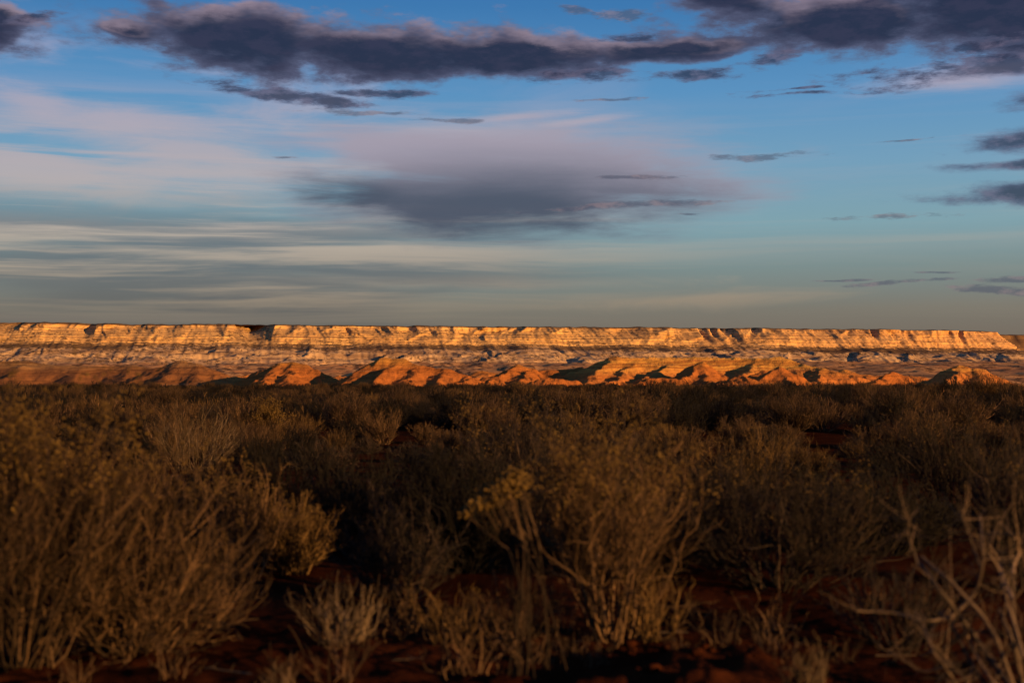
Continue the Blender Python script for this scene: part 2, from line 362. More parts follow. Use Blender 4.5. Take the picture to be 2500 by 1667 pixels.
def build_ground():
    az = np.concatenate([np.linspace(-math.pi, -0.62, 70, endpoint=False), np.linspace(-0.62, 0.62, 470), np.linspace(0.62, math.pi, 71)[1:]])
    rr = np.concatenate([np.linspace(0.02, 4.5, 18, endpoint=False), np.linspace(4.5, 9.5, 110, endpoint=False),
                         np.geomspace(9.5, 1500, 130, endpoint=False), np.linspace(1500, 7600, 110, endpoint=False), np.geomspace(7600, 30000, 10)])
    R, A = np.meshgrid(rr, az, indexing='ij')
    X, Y = R * np.sin(A), R * np.cos(A)
    Z = gh(X, Y)
    near = sm((12 - R) / 5)
    Z = Z + near * (fbm(X * 4, Y * 4, 5) * 0.022 + np.maximum(fbm(X * 13, Y * 13, 3) - 0.25, 0) * 0.02)
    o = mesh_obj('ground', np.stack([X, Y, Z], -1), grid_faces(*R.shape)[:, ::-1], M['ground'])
    tag(o, 'red sandy desert ground reaching out to the cliffs', 'ground', kind='structure')
build_ground()

# ------------------------------------------------------------------ the long mesa
def build_mesa(name, rim, zrim, seed, ncol, detail=1.0, label='', painted_shade=0.0):
    rim = np.asarray(rim, float)
    seg = np.hypot(*np.diff(rim, axis=0).T); L = np.concatenate([[0], np.cumsum(seg)])
    s = np.linspace(0, L[-1], ncol)
    px, py = np.interp(s, L, rim[:, 0]), np.interp(s, L, rim[:, 1])
    k = max(3, int(ncol * 0.012)) | 1
    ker = np.hanning(k + 2)[1:-1]; ker /= ker.sum()
    pad = lambda a: np.convolve(np.concatenate([2 * a[0] - a[k // 2:0:-1], a, 2 * a[-1] - a[-2:-k // 2 - 1:-1]]), ker, 'valid')
    px, py = pad(px), pad(py)
    tx, ty = np.gradient(px), np.gradient(py); tl = np.hypot(tx, ty); nx, ny = ty / tl, -tx / tl      # outward, to the viewer
    u = px / py * FPX + 1250                                     # photo column of each rim point
    # --- rows: badlands (t 0..1), stepped cliff (z), plateau
    rs = np.random.RandomState(seed)
    nb = int(78 * detail); tb = np.linspace(0, 1, nb, endpoint=False)
    ZB0, ZC0 = 60.0, 186.0
    zc = np.linspace(ZC0, zrim, int(92 * detail))
    # stepped setback: alternate ledges and risers
    slope = np.zeros(len(zc)); z0 = ZC0; steep = True
    while z0 < zrim:
        th = rs.uniform(5, 13) if steep else rs.uniform(4, 9)
        slope[(zc >= z0) & (zc < z0 + th)] = rs.uniform(0.15, 0.35) if steep else rs.uniform(1.3, 2.1)
        z0 += th; steep = not steep
    hh = (zc - ZC0) / (zrim - ZC0)
    slope *= np.where(hh > 0.86, 0.25, 1.0); slope += 0.9 * (hh < 0.16)
    back = np.cumsum(slope) * (zc[1] - zc[0]); back = back[-1] - back              # outward distance from rim per row
    cliffy = sm((u - 1500) / 900)                                                  # right half is sheerer
    S2, H = np.meshgrid(s, hh); U = np.broadcast_to(u, S2.shape)
    w = fbm(S2 / 420, H * 0.6 + seed, 3) * 130
    rg = ridged((S2 + w - 90 * H) / 400, H * 0.35 + 3 + seed, 3)                            # buttress spacing
    rg2 = ridged((S2 + w * 0.4) / 105, H * 0.5 + 8 + seed, 3)
    notch = (1 - rg) * (215 - 105 * cliffy) * H ** 1.15 + (1 - rg2) * (48 - 6 * cliffy) * (0.25 + 0.75 * H)
    for (un, wd, dp, h0) in [(612, 58, 300, 0.05), (205, 22, 70, 0.35), (1000, 22, 45, 0.3), (1160, 30, 60, 0.3), (1440, 60, 70, 0.25), (1740, 16, 110, 0.1), (1765, 12, 90, 0.1),
                             (1795, 22, 160, 0.0), (1870, 10, 60, 0.2), (2150, 7, 60, 0.15), (2358, 8, 70, 0.1), (1540, 60, 50, 0.4), (850, 24, 50, 0.45)]:
        notch = notch + dp * np.clip((H - h0) / (1 - h0), 0, 1) ** 0.9 * np.clip(1 - np.abs(U - un - (1 - H) * -14) / wd, 0, 1) ** 0.8 * (name == 'mesa')
    flute = fbm(S2 / 26, H * 1.7 + 21, 4) * (5 + 3 * cliffy) + fbm(S2 / 9, H * 9 + 4, 3) * 2.2
    off = back[:, None] * (1.45 - 0.65 * cliffy) - notch + flute
    foot = fbm(s / 330 + 5.5, s * 0 + 1.2, 3) * 14 + (ridged(s / 120 + 2, s * 0 + 4.1, 2) - 0.6) * 12
    zw = foot * (1 - H) ** 2 + fbm(S2 / 700, H * 0 + 2.2, 3) * 5 + fbm(S2 / 90, H * 0 + 6.2, 3) * 2.2 * H
    Xc, Yc, Zc = px + nx * off, py + ny * off, zc[:, None] + zw
    # --- badlands: spurs running out from the cliff foot
    S3, T = np.meshgrid(s, tb)
    RUN = 850.0
    off0 = off[0]
    offb = off0 * T + (off0 * (1 - T)) + (1 - T) * RUN
    w3 = fbm(S3 / 300, T * 2.0 + 4.4, 3) * 130
    rb = ridged((S3 + w3 - T * 120) / 300, T * 3.4 + 1.5, 3, 0.42) + 0.12 * ridged((S3 + w3) / 80, T * 7, 2)
    zb = ZB0 + (ZC0 - ZB0) * (0.12 + 0.88 * T ** 1.15) * 1.0 - 15 * (1 - T) ** 4
    zb = zb + (rb - 0.80) * 62 * np.sin(np.pi * np.clip(T, 0, 1)) ** 0.8 * (0.55 + 0.45 * T) * (1 - sm((T - 0.85) / 0.15)) + fbm(S3 / 30, T * 30, 3) * 1.2 + zw[0] * T
    zb = zb + 6 * np.tanh(4 * fbm(S3 / 500, T * 3.3 + 7, 2)) * np.sin(np.pi * T)
    Xb, Yb = px + nx * offb, py + ny * offb
    # --- plateau
    tp = np.array([0.02, 0.06, 0.12, 0.2, 0.32, 0.5, 1.0, 3.0, 8.0])
    offp = off[-1] * (1 - np.minimum(tp[:, None], 1)) - 260 * tp[:, None]
    rise = np.interp(u, [-500, 0, 260, 330, 800, 1400, 2600], [12, 11, 11, 9, 9, 9, 8])
    zp = Zc[-1] + rise * sm(tp[:, None] / 0.5) + fbm(np.broadcast_to(s, offp.shape) / 40, tp[:, None] * 9, 3) * 1.6
    Xp, Yp = px + nx * offp, py + ny * offp
    X, Y, Z = np.vstack([Xb, Xc, Xp]), np.vstack([Yb, Yc, Yp]), np.vstack([zb, Zc, zp])
    top = np.full(X.shape, painted_shade); top[-len(tp):] = 1; top[-len(tp)] = 0.3
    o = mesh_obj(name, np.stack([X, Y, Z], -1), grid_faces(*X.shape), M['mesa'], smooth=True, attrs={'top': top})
    tag(o, label, 'mesa', kind='structure')
    return o
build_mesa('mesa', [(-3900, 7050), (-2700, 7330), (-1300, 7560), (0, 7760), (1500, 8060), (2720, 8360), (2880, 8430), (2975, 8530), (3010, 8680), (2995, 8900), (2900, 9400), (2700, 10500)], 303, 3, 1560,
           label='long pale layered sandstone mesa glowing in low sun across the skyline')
build_mesa('mesa', [(3300, 11400), (3900, 11600), (4600, 11700), (6500, 11500), (9000, 11000)], 385, 11, 260, 0.5, painted_shade=0.9,  # dark tone over the whole face stands in for shade
           label='distant mesa painted dark as if in shade, peeking out past the right end of the long mesa')

# ------------------------------------------------------------------ badland hills in the middle distance
def hill(ridges, mat, label, seed, slope=0.52, step=1.1, cap=None, rough=1.0):
    segs = []
    for r in ridges:
        pts = [pix(u, v, d) for (u, v, d) in r]
        segs += list(zip(pts[:-1], pts[1:])) if len(pts) > 1 else [(pts[0], pts[0] + 0.01)]
    P = np.array([p for sg in segs for p in sg])
    zmin = -9.0; ext = (P[:, 2].max() - zmin) / slope * 0.95
    x0, x1, y0, y1 = P[:, 0].min() - ext, P[:, 0].max() + ext, P[:, 1].min() - ext * 0.9, P[:, 1].max() + ext * 0.6
    nx_, ny_ = int((x1 - x0) / step), int((y1 - y0) / (step * 1.6))
    X, Y = np.meshgrid(np.linspace(x0, x1, nx_), np.linspace(y0, y1, ny_))
    wx = X + fbm(X / 30 + seed, Y / 30, 3) * 5.5; wy = Y + fbm(X / 30 + 40, Y / 30 + seed, 3) * 5.5
    Z = np.full(X.shape, -1e3)
    K = 2.0
    acc = np.zeros(X.shape); big = np.full(X.shape, -1e3)
    hs = []
    for a, b in segs:
        dx, dy = b[0] - a[0], b[1] - a[1]; l2 = dx * dx + dy * dy + 1e-6
        t = np.clip(((wx - a[0]) * dx + (wy - a[1]) * dy) / l2, 0, 1)
        dist = np.hypot(wx - a[0] - t * dx, wy - a[1] - t * dy)
        h = a[2] + t * (b[2] - a[2]) - slope * 1.1 * (np.sqrt(dist * dist + 6) - 2.45)
        hs.append(h)
    hs = np.array(hs); mx = hs.max(0); Z = mx + K * np.log(np.exp((hs - mx) / K).sum(0)) - K * 0.3
    hgt = np.clip((Z - zmin) / 25, 0, 1)
    gul = (ridged((X + 0.45 * Y + fbm(X / 40, Y / 40, 2) * 12) / 21 + seed, Y / 60, 4, 0.5) - 0.72) * 4.2
    Z = Z + rough * (gul * np.sin(np.pi * np.clip(hgt * 0.85 + 0.1, 0, 1)) + fbm(X / 7, Y / 7, 4) * 0.5)
    if cap is not None:                                          # flat, broken caprock
        top = cap + fbm(X / 9, Y / 9, 4) * 1.3
        Z = np.where(Z > top, top + (Z - top) * 0.12 + np.abs(fbm(X / 4, Y / 4, 3)) * 1.2, Z)
    edge = np.minimum.reduce([sm((X - x0) / 12), sm((x1 - X) / 12), sm((Y - y0) / 12), sm((y1 - Y) / 12)])
    Z = Z * edge + (zmin - 8) * (1 - edge)
    o = mesh_obj('hill', np.stack([X, Y, Z], -1), grid_faces(*X.shape), mat)
    tag(o, label, 'hill', kind='structure')
h_ = hill
h_([[(-260, 884, 2050), (-80, 878, 2050), (60, 882, 2050), (160, 893, 2020), (320, 893, 2020), (430, 902, 1980)], [(60, 884, 2050), (20, 925, 1900)], [(200, 895, 2020), (170, 930, 1900)], [(320, 895, 2020), (300, 925, 1900)]],
   M['hill_red'], 'low rolling red brown ridge at the far left below the mesa', 1.7, 0.30, 1.9, rough=0.7)
h_([[(345, 915, 1720), (400, 893, 1720), (448, 881, 1720), (482, 890, 1700), (545, 925, 1660)], [(448, 883, 1720), (398, 930, 1620)], [(470, 889, 1700), (480, 935, 1600)]],
   M['hill_red'], 'broad dull red hill left of the flat-topped hill', 2.9, 0.36, 1.3, rough=0.8)
h_([[(678, 886, 1520), (722, 885, 1520)], [(680, 888, 1520), (636, 936, 1420)], [(715, 888, 1520), (705, 935, 1410)], [(722, 887, 1520), (770, 905, 1500), (850, 935, 1480)]],
   M['hill'], 'flat-topped orange hill with a dark gully on its left flank', 4.1, 0.50, 1.1)
h_([[(905, 890, 1450), (940, 875, 1450), (985, 878, 1450), (1025, 893, 1440), (1100, 902, 1430), (1170, 922, 1410)], [(905, 890, 1450), (850, 930, 1400)], [(970, 880, 1450), (905, 935, 1340)], [(1020, 895, 1440), (985, 938, 1340)],
    [(1090, 904, 1430), (1060, 942, 1330)], [(1140, 914, 1420), (1115, 946, 1340)]],
   M['hill'], 'tallest rounded orange hill with a long dark shadow down its left side', 5.3, 0.50, 1.0)
h_([[(1259, 891, 1530), (1300, 900, 1530)], [(1259, 892, 1530), (1200, 928, 1430)], [(1285, 903, 1500), (1258, 942, 1400)], [(1190, 915, 1450), (1165, 945, 1370)], [(1320, 903, 1560), (1420, 899, 1580), (1480, 897, 1580)], [(1380, 905, 1560), (1350, 935, 1450)]],
   M['hill'], 'pair of small pointed orange humps left of the long butte', 6.7, 0.52, 1.0)
h_([[(1400, 905, 1530), (1503, 872, 1530), (1600, 873, 1560), (1700, 871, 1570), (1800, 874, 1570), (1905, 872, 1560), (1965, 890, 1540), (2010, 900, 1520), (2090, 916, 1500)],
    [(1500, 876, 1530), (1410, 938, 1400)], [(1560, 880, 1540), (1470, 945, 1390)], [(1640, 885, 1550), (1545, 940, 1380)], [(1730, 884, 1560), (1650, 938, 1400)], [(1850, 885, 1550), (1780, 935, 1420)], [(2000, 905, 1510), (1985, 935, 1420)]],
   M['hill_gold'], 'long golden butte with a broken flat caprock and dark gullies', 8.1, 0.50, 1.15, cap=pix(1700, 874, 1565)[2], rough=1.25)
h_([[(1711, 886, 1440)], [(1711, 887, 1440), (1655, 935, 1350)], [(1711, 887, 1440), (1735, 930, 1360)]],
   M['hill'], 'pointed red orange cone standing in front of the long butte', 9.4, 0.56, 0.9)
h_([[(1903, 898, 1400)], [(1903, 899, 1400), (1830, 935, 1340)], [(1903, 899, 1400), (1940, 938, 1330)], [(1860, 903, 1440), (1835, 912, 1440)]],
   M['hill'], 'smooth bright orange cone at the right end of the long butte', 10.2, 0.55, 0.9, rough=0.7)
h_([[(2172, 908, 1420), (2192, 912, 1420)], [(2172, 909, 1420), (2130, 932, 1370)]],
   M['hill'], 'small orange hump between the butte and the rightmost hill', 11.8, 0.55, 0.8)
h_([[(2255, 928, 1440), (2300, 909, 1440), (2349, 894, 1440), (2400, 904, 1440), (2465, 928, 1430)], [(2349, 895, 1440), (2290, 940, 1350)], [(2390, 904, 1440), (2385, 940, 1350)], [(2120, 926, 1540), (2210, 920, 1540), (2270, 922, 1520)]],
   M['hill_gold'], 'bright golden hill at the far right', 12.6, 0.50, 0.95)

h_([[(520, 925, 1600), (600, 918, 1600), (660, 922, 1580)], [(600, 919, 1600), (570, 940, 1500)], [(740, 928, 1560), (830, 918, 1600), (900, 924, 1580)]],
   M['hill_gold'], 'low tan rise between the broad red hill and the tallest hill', 13.3, 0.34, 1.4)
h_([[(1120, 925, 1640), (1180, 908, 1680), (1240, 912, 1680), (1340, 905, 1680), (1420, 912, 1660)], [(1180, 909, 1680), (1150, 935, 1560)], [(1340, 906, 1680), (1300, 935, 1560)]],
   M['hill_gold'], 'low banded golden ridge behind the pair of pointed humps', 14.9, 0.40, 1.3)
h_([[(1990, 915, 1620), (2060, 905, 1640), (2120, 915, 1640), (2240, 916, 1620)], [(2060, 907, 1640), (2020, 935, 1500)], [(2120, 916, 1640), (2090, 935, 1520)]],
   M['hill_gold'], 'low golden ridge trailing right from the long butte', 15.5, 0.40, 1.3)
h_([[(1290, 935, 1330), (1330, 922, 1340), (1400, 928, 1340)], [(1560, 930, 1340), (1610, 918, 1350), (1660, 928, 1350)], [(1760, 928, 1340), (1800, 915, 1350), (1840, 925, 1340)]],
   M['hill'], 'row of low red knolls along the foot of the long butte', 16.1, 0.45, 1.0)
# ------------------------------------------------------------------ plants
def tubes(path, rad, sides=3):
    """path (N,S,3), rad (N,S) -> verts, faces"""
    N, Sg, _ = path.shape
    t = np.gradient(path, axis=1); t /= np.linalg.norm(t, axis=2, keepdims=True) + 1e-9
    ref = np.where(np.abs(t[..., :1]) < 0.8, np.array([1.0, 0, 0]), np.array([0, 1.0, 0]))
    a = np.cross(t, ref); a /= np.linalg.norm(a, axis=2, keepdims=True) + 1e-9
    b = np.cross(t, a)
    ang = np.arange(sides) * 2 * np.pi / sides
    V = path[:, :, None] + rad[:, :, None, None] * (a[:, :, None] * np.cos(ang)[:, None] + b[:, :, None] * np.sin(ang)[:, None])
    i = np.arange(N)[:, None, None] * Sg * sides + np.arange(Sg - 1)[:, None] * sides
    j, k = np.arange(sides), (np.arange(sides) + 1) % sides
    F = np.stack([i + j, i + k, i + sides + k, i + sides + j], -1).reshape(-1, 4)
    return V.reshape(-1, 3), F
OCT = np.array([(1, 0, 0), (-1, 0, 0), (0, 1, 0), (0, -1, 0), (0, 0, 1), (0, 0, -1)], float)
OCF = np.array([(0, 2, 4, 4), (2, 1, 4, 4), (1, 3, 4, 4), (3, 0, 4, 4), (2, 0, 5, 5), (1, 2, 5, 5), (3, 1, 5, 5), (0, 3, 5, 5)])
class Geo:
    def __init__(s): s.v, s.f, s.tone, s.tip, s.n = [], [], [], [], 0
    def add(s, V, F, tone, tip):
        s.v.append(V); s.f.append(F + s.n); s.tone.append(tone); s.tip.append(tip); s.n += len(V)
    def strands(s, path, rad, rs, tipw=0.0, sides=3, t0=0.0, t1=1.0):
        V, F = tubes(path, rad, sides); N, Sg = rad.shape
        s.add(V, F, np.repeat(t0 + (t1 - t0) * rs.uniform(0, 1, N) ** 3.2, Sg * sides), np.tile(np.repeat(np.linspace(0, 1, Sg) ** 2 * tipw, sides), N))
    def blobs(s, c, r, rs):
        n = len(c); sc = rs.uniform(0.6, 1.3, (n, 6, 1)) * r[:, None, None]
        V = c[:, None] + OCT[None] * sc * np.array([1, 1, 0.8])
        f = OCF.copy()
        F = (np.arange(n)[:, None, None] * 6 + f).reshape(-1, 4)
        s.add(V.reshape(-1, 3), F, np.repeat(rs.uniform(0, 1, n), 6), np.zeros(n * 6))
    def build(s, name, mat, parent=None):
        V, F = np.concatenate(s.v), np.concatenate(s.f)
        tri = F[:, 2] == F[:, 3]
        if tri.any():                       # split quads so that one face size fits all
            q = F[~tri]; F = np.concatenate([F[tri][:, :3], q[:, [0, 1, 2]], q[:, [0, 2, 3]]])
        return mesh_obj(name, V, F, mat, parent, True, {'tone': np.concatenate(s.tone), 'tip': np.concatenate(s.tip)})
def bez(p0, p1, p2, Sg):
    t = np.linspace(0, 1, Sg)[None, :, None]
    return p0[:, None] * (1 - t) ** 2 + p1[:, None] * 2 * t * (1 - t) + p2[:, None] * t ** 2
def shrub(seed, h, r, n_main=46, twig=9, sub=5, spread=1.0, lean=(0, 0), stem=0.0072, heads=0.5, head_r=0.010, flat=0.35, S0=6, base_r=0.10, wob=0.034, lo=0.30, thick=1.0, bushy=1.35, tl=1.0):
    """broom-shaped dry shrub: stems fan from the root to a dome, split into twigs, some tipped by dry flower heads"""
    rs = np.random.RandomState(seed); g, gh_ = Geo(), Geo()
    phi = rs.uniform(0, 2 * np.pi, n_main); q = np.sqrt(rs.uniform(0.0, 1, n_main)) * spread
    rad_dir = np.stack([np.cos(phi), np.sin(phi)], 1)
    p0 = np.zeros((n_main, 3)); p0[:, :2] = rad_dir * (rs.uniform(0, base_r, n_main))[:, None]; p0[:, 2] = -0.03
    hh = h * (1 - flat * q ** 2) * rs.uniform(0.72, 1.0, n_main)
    p2 = np.zeros((n_main, 3)); p2[:, :2] = rad_dir * (q * r)[:, None] + np.array(lean); p2[:, 2] = hh * 0.86
    p1 = p0 * 0.55 + p2 * 0.45; p1[:, 2] = hh * 0.22; p1[:, :2] += rs.normal(0, 0.04 * r, (n_main, 2))
    main = bez(p0, p1, p2, S0) + np.cumsum(rs.normal(0, wob * 0.5, (n_main, S0, 3)), 1) * (np.linspace(0, 1, S0) > 0)[None, :, None]
    g.strands(main, np.linspace(1.0, 0.45, S0)[None] * stem * rs.uniform(0.7, 1.3, (n_main, 1)), rs, 0.2)
    def kids(par, k, l0, l1, Sg, rr, tipw, lo_, jit, up):
        N, Sp, _ = par.shape
        idx = np.repeat(np.arange(N), k); tt = rs.uniform(lo_, 1.0, len(idx)) * (Sp - 1)
        i0 = np.minimum(tt.astype(int), Sp - 2); fr = (tt - i0)[:, None]
        a, b = par[idx, i0], par[idx, i0 + 1]
        st = a * (1 - fr) + b * fr
        d = (b - a); d /= np.linalg.norm(d, axis=1, keepdims=True) + 1e-9
        d = d + rs.normal(0, jit, d.shape) + np.array([0, 0, up]); d /= np.linalg.norm(d, axis=1, keepdims=True)
        ln = (rs.uniform(l0, l1, len(idx)) * h)[:, None]
        e = st + d * ln; e[:, 2] = np.maximum(e[:, 2], 0.01)
        mid = (st + e) / 2 + rs.normal(0, 0.20, d.shape) * ln; mid[:, 2] -= ln[:, 0] * 0.05
        path = bez(st, mid, e, Sg)
        g.strands(path, np.linspace(1, 0.5, Sg)[None] * rr * rs.uniform(0.7, 1.3, (len(idx), 1)), rs, tipw)
        return path
    tw = kids(main, twig, 0.16 * tl, 0.36 * tl, 4, stem * 0.52 * thick, 0.5, lo, 0.30 * bushy, 0.30 / bushy)
    sb = kids(tw, sub, 0.05, 0.15, 3, stem * 0.30 * thick, 1.0, 0.25, 0.40 * bushy, 0.35 / bushy) if sub else tw
    if heads > 0:
        tips = np.concatenate([sb[:, -1], tw[:, -1]])
        rel = tips[:, 2] / h
        keep = rs.uniform(0, 1, len(tips)) < heads * sm((rel - 0.55) / 0.35)
        tips = tips[keep]
        c = np.repeat(tips, 4, 0) + rs.normal(0, head_r * 1.0, (len(tips) * 4, 3))
        if len(c): gh_.blobs(c, rs.uniform(0.35, 0.7, len(c)) * head_r, rs)
    return g, gh_
def place(u, vb, dist=None):
    """ground point seen at photo column u, row vb"""
    d = dist or CAMH * FPX / (vb - HOR)
    x = (u - 1250) / FPX * d
    return float(x), float(d)
NEAR = []
def near_shrub(name, label, cat, u, vb, mat, seed, group=None, head_mat='heads', dist=None, **kw):
    x, y = place(u, vb, dist); NEAR.append((x, y, kw.get('r', 0.4)))
    e = bpy.data.objects.new(name, None); COL.objects.link(e); e.location = (x, y, float(gh(x, y)))
    e.empty_display_size = 0.2
    g, hd = shrub(seed, **kw)
    g.build('stems', M[mat], e)
    if hd.v: hd.build('flower_heads', M[head_mat], e)['kind'] = 'stuff'
    return tag(e, label, cat, group)
N_ = near_shrub
N_('rabbitbrush_shrub', 'tall rabbitbrush at the left edge whose blurred yellow tops reach the hills', 'shrub', 60, 1600, 'rabbit', 1, h=1.36, r=0.55, n_main=60, twig=10, sub=5, heads=0.8, head_r=0.017, base_r=0.16)
N_('rabbitbrush_shrub', 'dense tangled brown shrub leaning right beside the tall left rabbitbrush', 'shrub', 330, 1560, 'rabbit', 2, h=0.98, r=0.50, n_main=64, twig=9, sub=5, heads=0.15, lean=(0.12, -0.05), flat=0.75, base_r=0.18, lo=0.2)
N_('rabbitbrush_shrub', 'shrub with a few yellow tipped stems left of the bare soil', 'shrub', 590, 1395, 'rabbit', 3, h=0.80, r=0.38, n_main=36, twig=8, sub=6, heads=0.35, head_r=0.013)
N_('rabbitbrush_shrub', 'low rounded golden shrub at the edge of the dark gap left of centre', 'shrub', 725, 1385, 'gold', 4, h=0.55, r=0.24, n_main=50, twig=10, sub=5, heads=0.3, flat=0.5)
N_('grass_tuft', 'pale fan-shaped tuft of straw stems alone on dark soil', 'grass', 835, 1545, 'straw', 5, h=0.36, r=0.24, n_main=58, twig=3, sub=0, heads=0, stem=0.0034, flat=0.45, spread=1.0, base_r=0.08, lo=0.4)
N_('bare_shrub', 'dark leafless broom of thin twigs left of the flower sprig', 'shrub', 990, 1440, 'sage', 6, h=0.72, r=0.36, n_main=34, twig=8, sub=6, heads=0.0, flat=0.7, lean=(-0.06, 0))
N_('rabbitbrush_shrub', 'vase-shaped rabbitbrush with a broad yellowish crown right of the flower sprig', 'shrub', 1490, 1545, 'rabbit', 7, h=1.12, r=0.38, n_main=46, twig=10, sub=5, heads=0.75, head_r=0.014, flat=0.18, base_r=0.12, lo=0.45, stem=0.006)
N_('rabbitbrush_shrub', 'wide blurred brown shrub rising behind the vase-shaped rabbitbrush to the hill line', 'shrub', 1330, 1290, 'sage', 8, h=1.30, r=0.95, n_main=60, twig=10, sub=5, heads=0.4, head_r=0.016, flat=0.45, base_r=0.3)
N_('rabbitbrush_shrub', 'short golden stalks on the soil below the flower sprig', 'shrub', 1085, 1545, 'gold', 9, h=0.36, r=0.21, n_main=26, twig=4, sub=2, heads=0.1, stem=0.0048)
N_('grass_tuft', 'cluster of short dry golden stalks at the foot of the vase-shaped rabbitbrush', 'grass', 1590, 1545, 'gold', 10, h=0.40, r=0.22, n_main=34, twig=4, sub=2, heads=0.0, stem=0.0048, flat=0.3)
N_('grass_tuft', 'sparse brown stalks between the flower sprig and the vase-shaped rabbitbrush', 'grass', 1270, 1530, 'rabbit', 11, h=0.40, r=0.30, n_main=40, twig=4, sub=2, heads=0.0, stem=0.0042)
N_('sagebrush_shrub', 'broad grey brown sagebrush, darkened for shade, right of centre casting a black shadow', 'shrub', 1900, 1430, 'dusk', 12, h=0.92, r=0.78, n_main=64, twig=10, sub=6, heads=0.2, flat=0.5, base_r=0.2, lo=0.4)
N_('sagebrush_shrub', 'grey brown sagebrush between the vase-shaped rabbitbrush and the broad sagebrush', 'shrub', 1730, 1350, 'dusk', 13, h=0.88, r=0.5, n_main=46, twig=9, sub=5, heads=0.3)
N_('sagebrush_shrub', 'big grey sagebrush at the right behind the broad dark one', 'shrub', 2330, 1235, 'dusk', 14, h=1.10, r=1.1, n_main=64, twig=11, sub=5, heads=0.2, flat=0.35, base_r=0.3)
N_('sagebrush_shrub', 'upright twiggy shrub at the right edge above the dead limbs', 'shrub', 2490, 1440, 'sage', 15, h=0.95, r=0.34, n_main=36, twig=9, sub=5, heads=0.1)
N_('rabbitbrush_shrub', 'golden lit shrub with feathery top just below the orange cone', 'shrub', 1840, 1215, 'gold', 16, h=0.86, r=0.7, n_main=44, twig=9, sub=5, heads=0.3, flat=0.3)
N_('grass_tuft', 'upright straw coloured grass clump behind the tangled left shrub', 'grass', 480, 1150, 'straw', 17, h=1.0, r=0.75, n_main=90, twig=4, sub=2, heads=0.0, stem=0.005, flat=0.4, base_r=0.35)
N_('rabbitbrush_shrub', 'small round yellow topped bush beyond the dark gap at left', 'shrub', 655, 1105, 'rabbit', 18, h=0.95, r=0.45, n_main=40, twig=9, sub=6, heads=1.0, head_r=0.03, flat=0.6)
N_('grass_tuft', 'small pale tuft cut by the bottom edge left of centre', 'grass', 690, 1690, 'straw', 19, h=0.13, r=0.08, n_main=30, twig=3, sub=0, heads=0.0, stem=0.003, flat=0.3)
N_('grass_tuft', 'pale grass tuft cut by the bottom edge right of the red mound', 'grass', 1970, 1700, 'straw', 20, h=0.20, r=0.09, n_main=40, twig=3, sub=0, heads=0.0, stem=0.0032, flat=0.3)
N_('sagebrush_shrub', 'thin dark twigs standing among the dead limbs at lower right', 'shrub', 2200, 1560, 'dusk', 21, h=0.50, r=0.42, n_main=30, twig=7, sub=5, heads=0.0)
N_('rabbitbrush_shrub', 'brown shrub filling the gap behind the left tangle', 'shrub', 350, 1290, 'rabbit', 22, h=0.78, r=0.7, n_main=50, twig=9, sub=6, heads=0.3)

N_('shade_dark_shrub', 'shrub painted dark as shade directly behind the flower sprig', 'shrub', 1140, 1385, 'darkb', 23, h=0.98, r=0.66, n_main=54, twig=10, sub=6, heads=0.0, flat=0.5, thick=1.3)  # these near-black shrubs stand in for shadow between the plants
N_('shade_dark_shrub', 'shade-dark shrub filling the black shadow gap above the pale straw tuft', 'shrub', 890, 1330, 'darkb', 24, h=0.86, r=0.78, n_main=56, twig=10, sub=6, heads=0.0, flat=0.5, thick=1.3)
N_('shade_dark_shrub', 'shade-dark shrub behind the low rounded golden shrub', 'shrub', 690, 1290, 'darkb', 25, h=0.90, r=0.78, n_main=56, twig=10, sub=6, heads=0.0, flat=0.5, thick=1.3)
N_('shade_dark_shrub', 'shade-dark shrub low between the broad sagebrush and the dead limbs', 'shrub', 2150, 1350, 'darkb', 26, h=0.70, r=0.6, n_main=50, twig=9, sub=5, heads=0.0, flat=0.5, thick=1.3)
N_('shade_dark_shrub', 'shade-dark shrub low behind the foot of the vase-shaped rabbitbrush', 'shrub', 1600, 1400, 'darkb', 27, h=0.72, r=0.5, n_main=50, twig=9, sub=5, heads=0.0, flat=0.5, thick=1.3)
def stalks():
    g, _ = shrub(60, h=0.24, r=0.16, n_main=16, twig=3, sub=1, heads=0, stem=0.0034, flat=0.3, base_r=0.08)
    src = g.build('dry_stalks', M['rabbit']); rs = np.random.RandomState(8); first = True
    for (u, v) in [(1180, 1480), (1385, 1575), (1700, 1500), (930, 1430), (430, 1630), (190, 1650), (1300, 1600), (1150, 1620), (560, 1480), (1880, 1520), (2050, 1600), (1010, 1500), (1760, 1560), (820, 1640), (2130, 1480), (1450, 1600)] + [(rs.uniform(100, 2150), rs.uniform(1440, 1650)) for _ in range(10)]:
        o = src if first else src.copy()
        if not first: COL.objects.link(o)
        first = False
        x, y = place(u, v); k = rs.uniform(0.6, 1.25)
        o.location = (x, y, float(gh(x, y))); o.rotation_euler.z = rs.uniform(0, 6.28); o.scale = (k, k, k)
        tag(o, 'thin wisp of dry stalks sticking out of the bare foreground soil', 'stalks', 'dry stalks scattered over the foreground soil')
stalks()

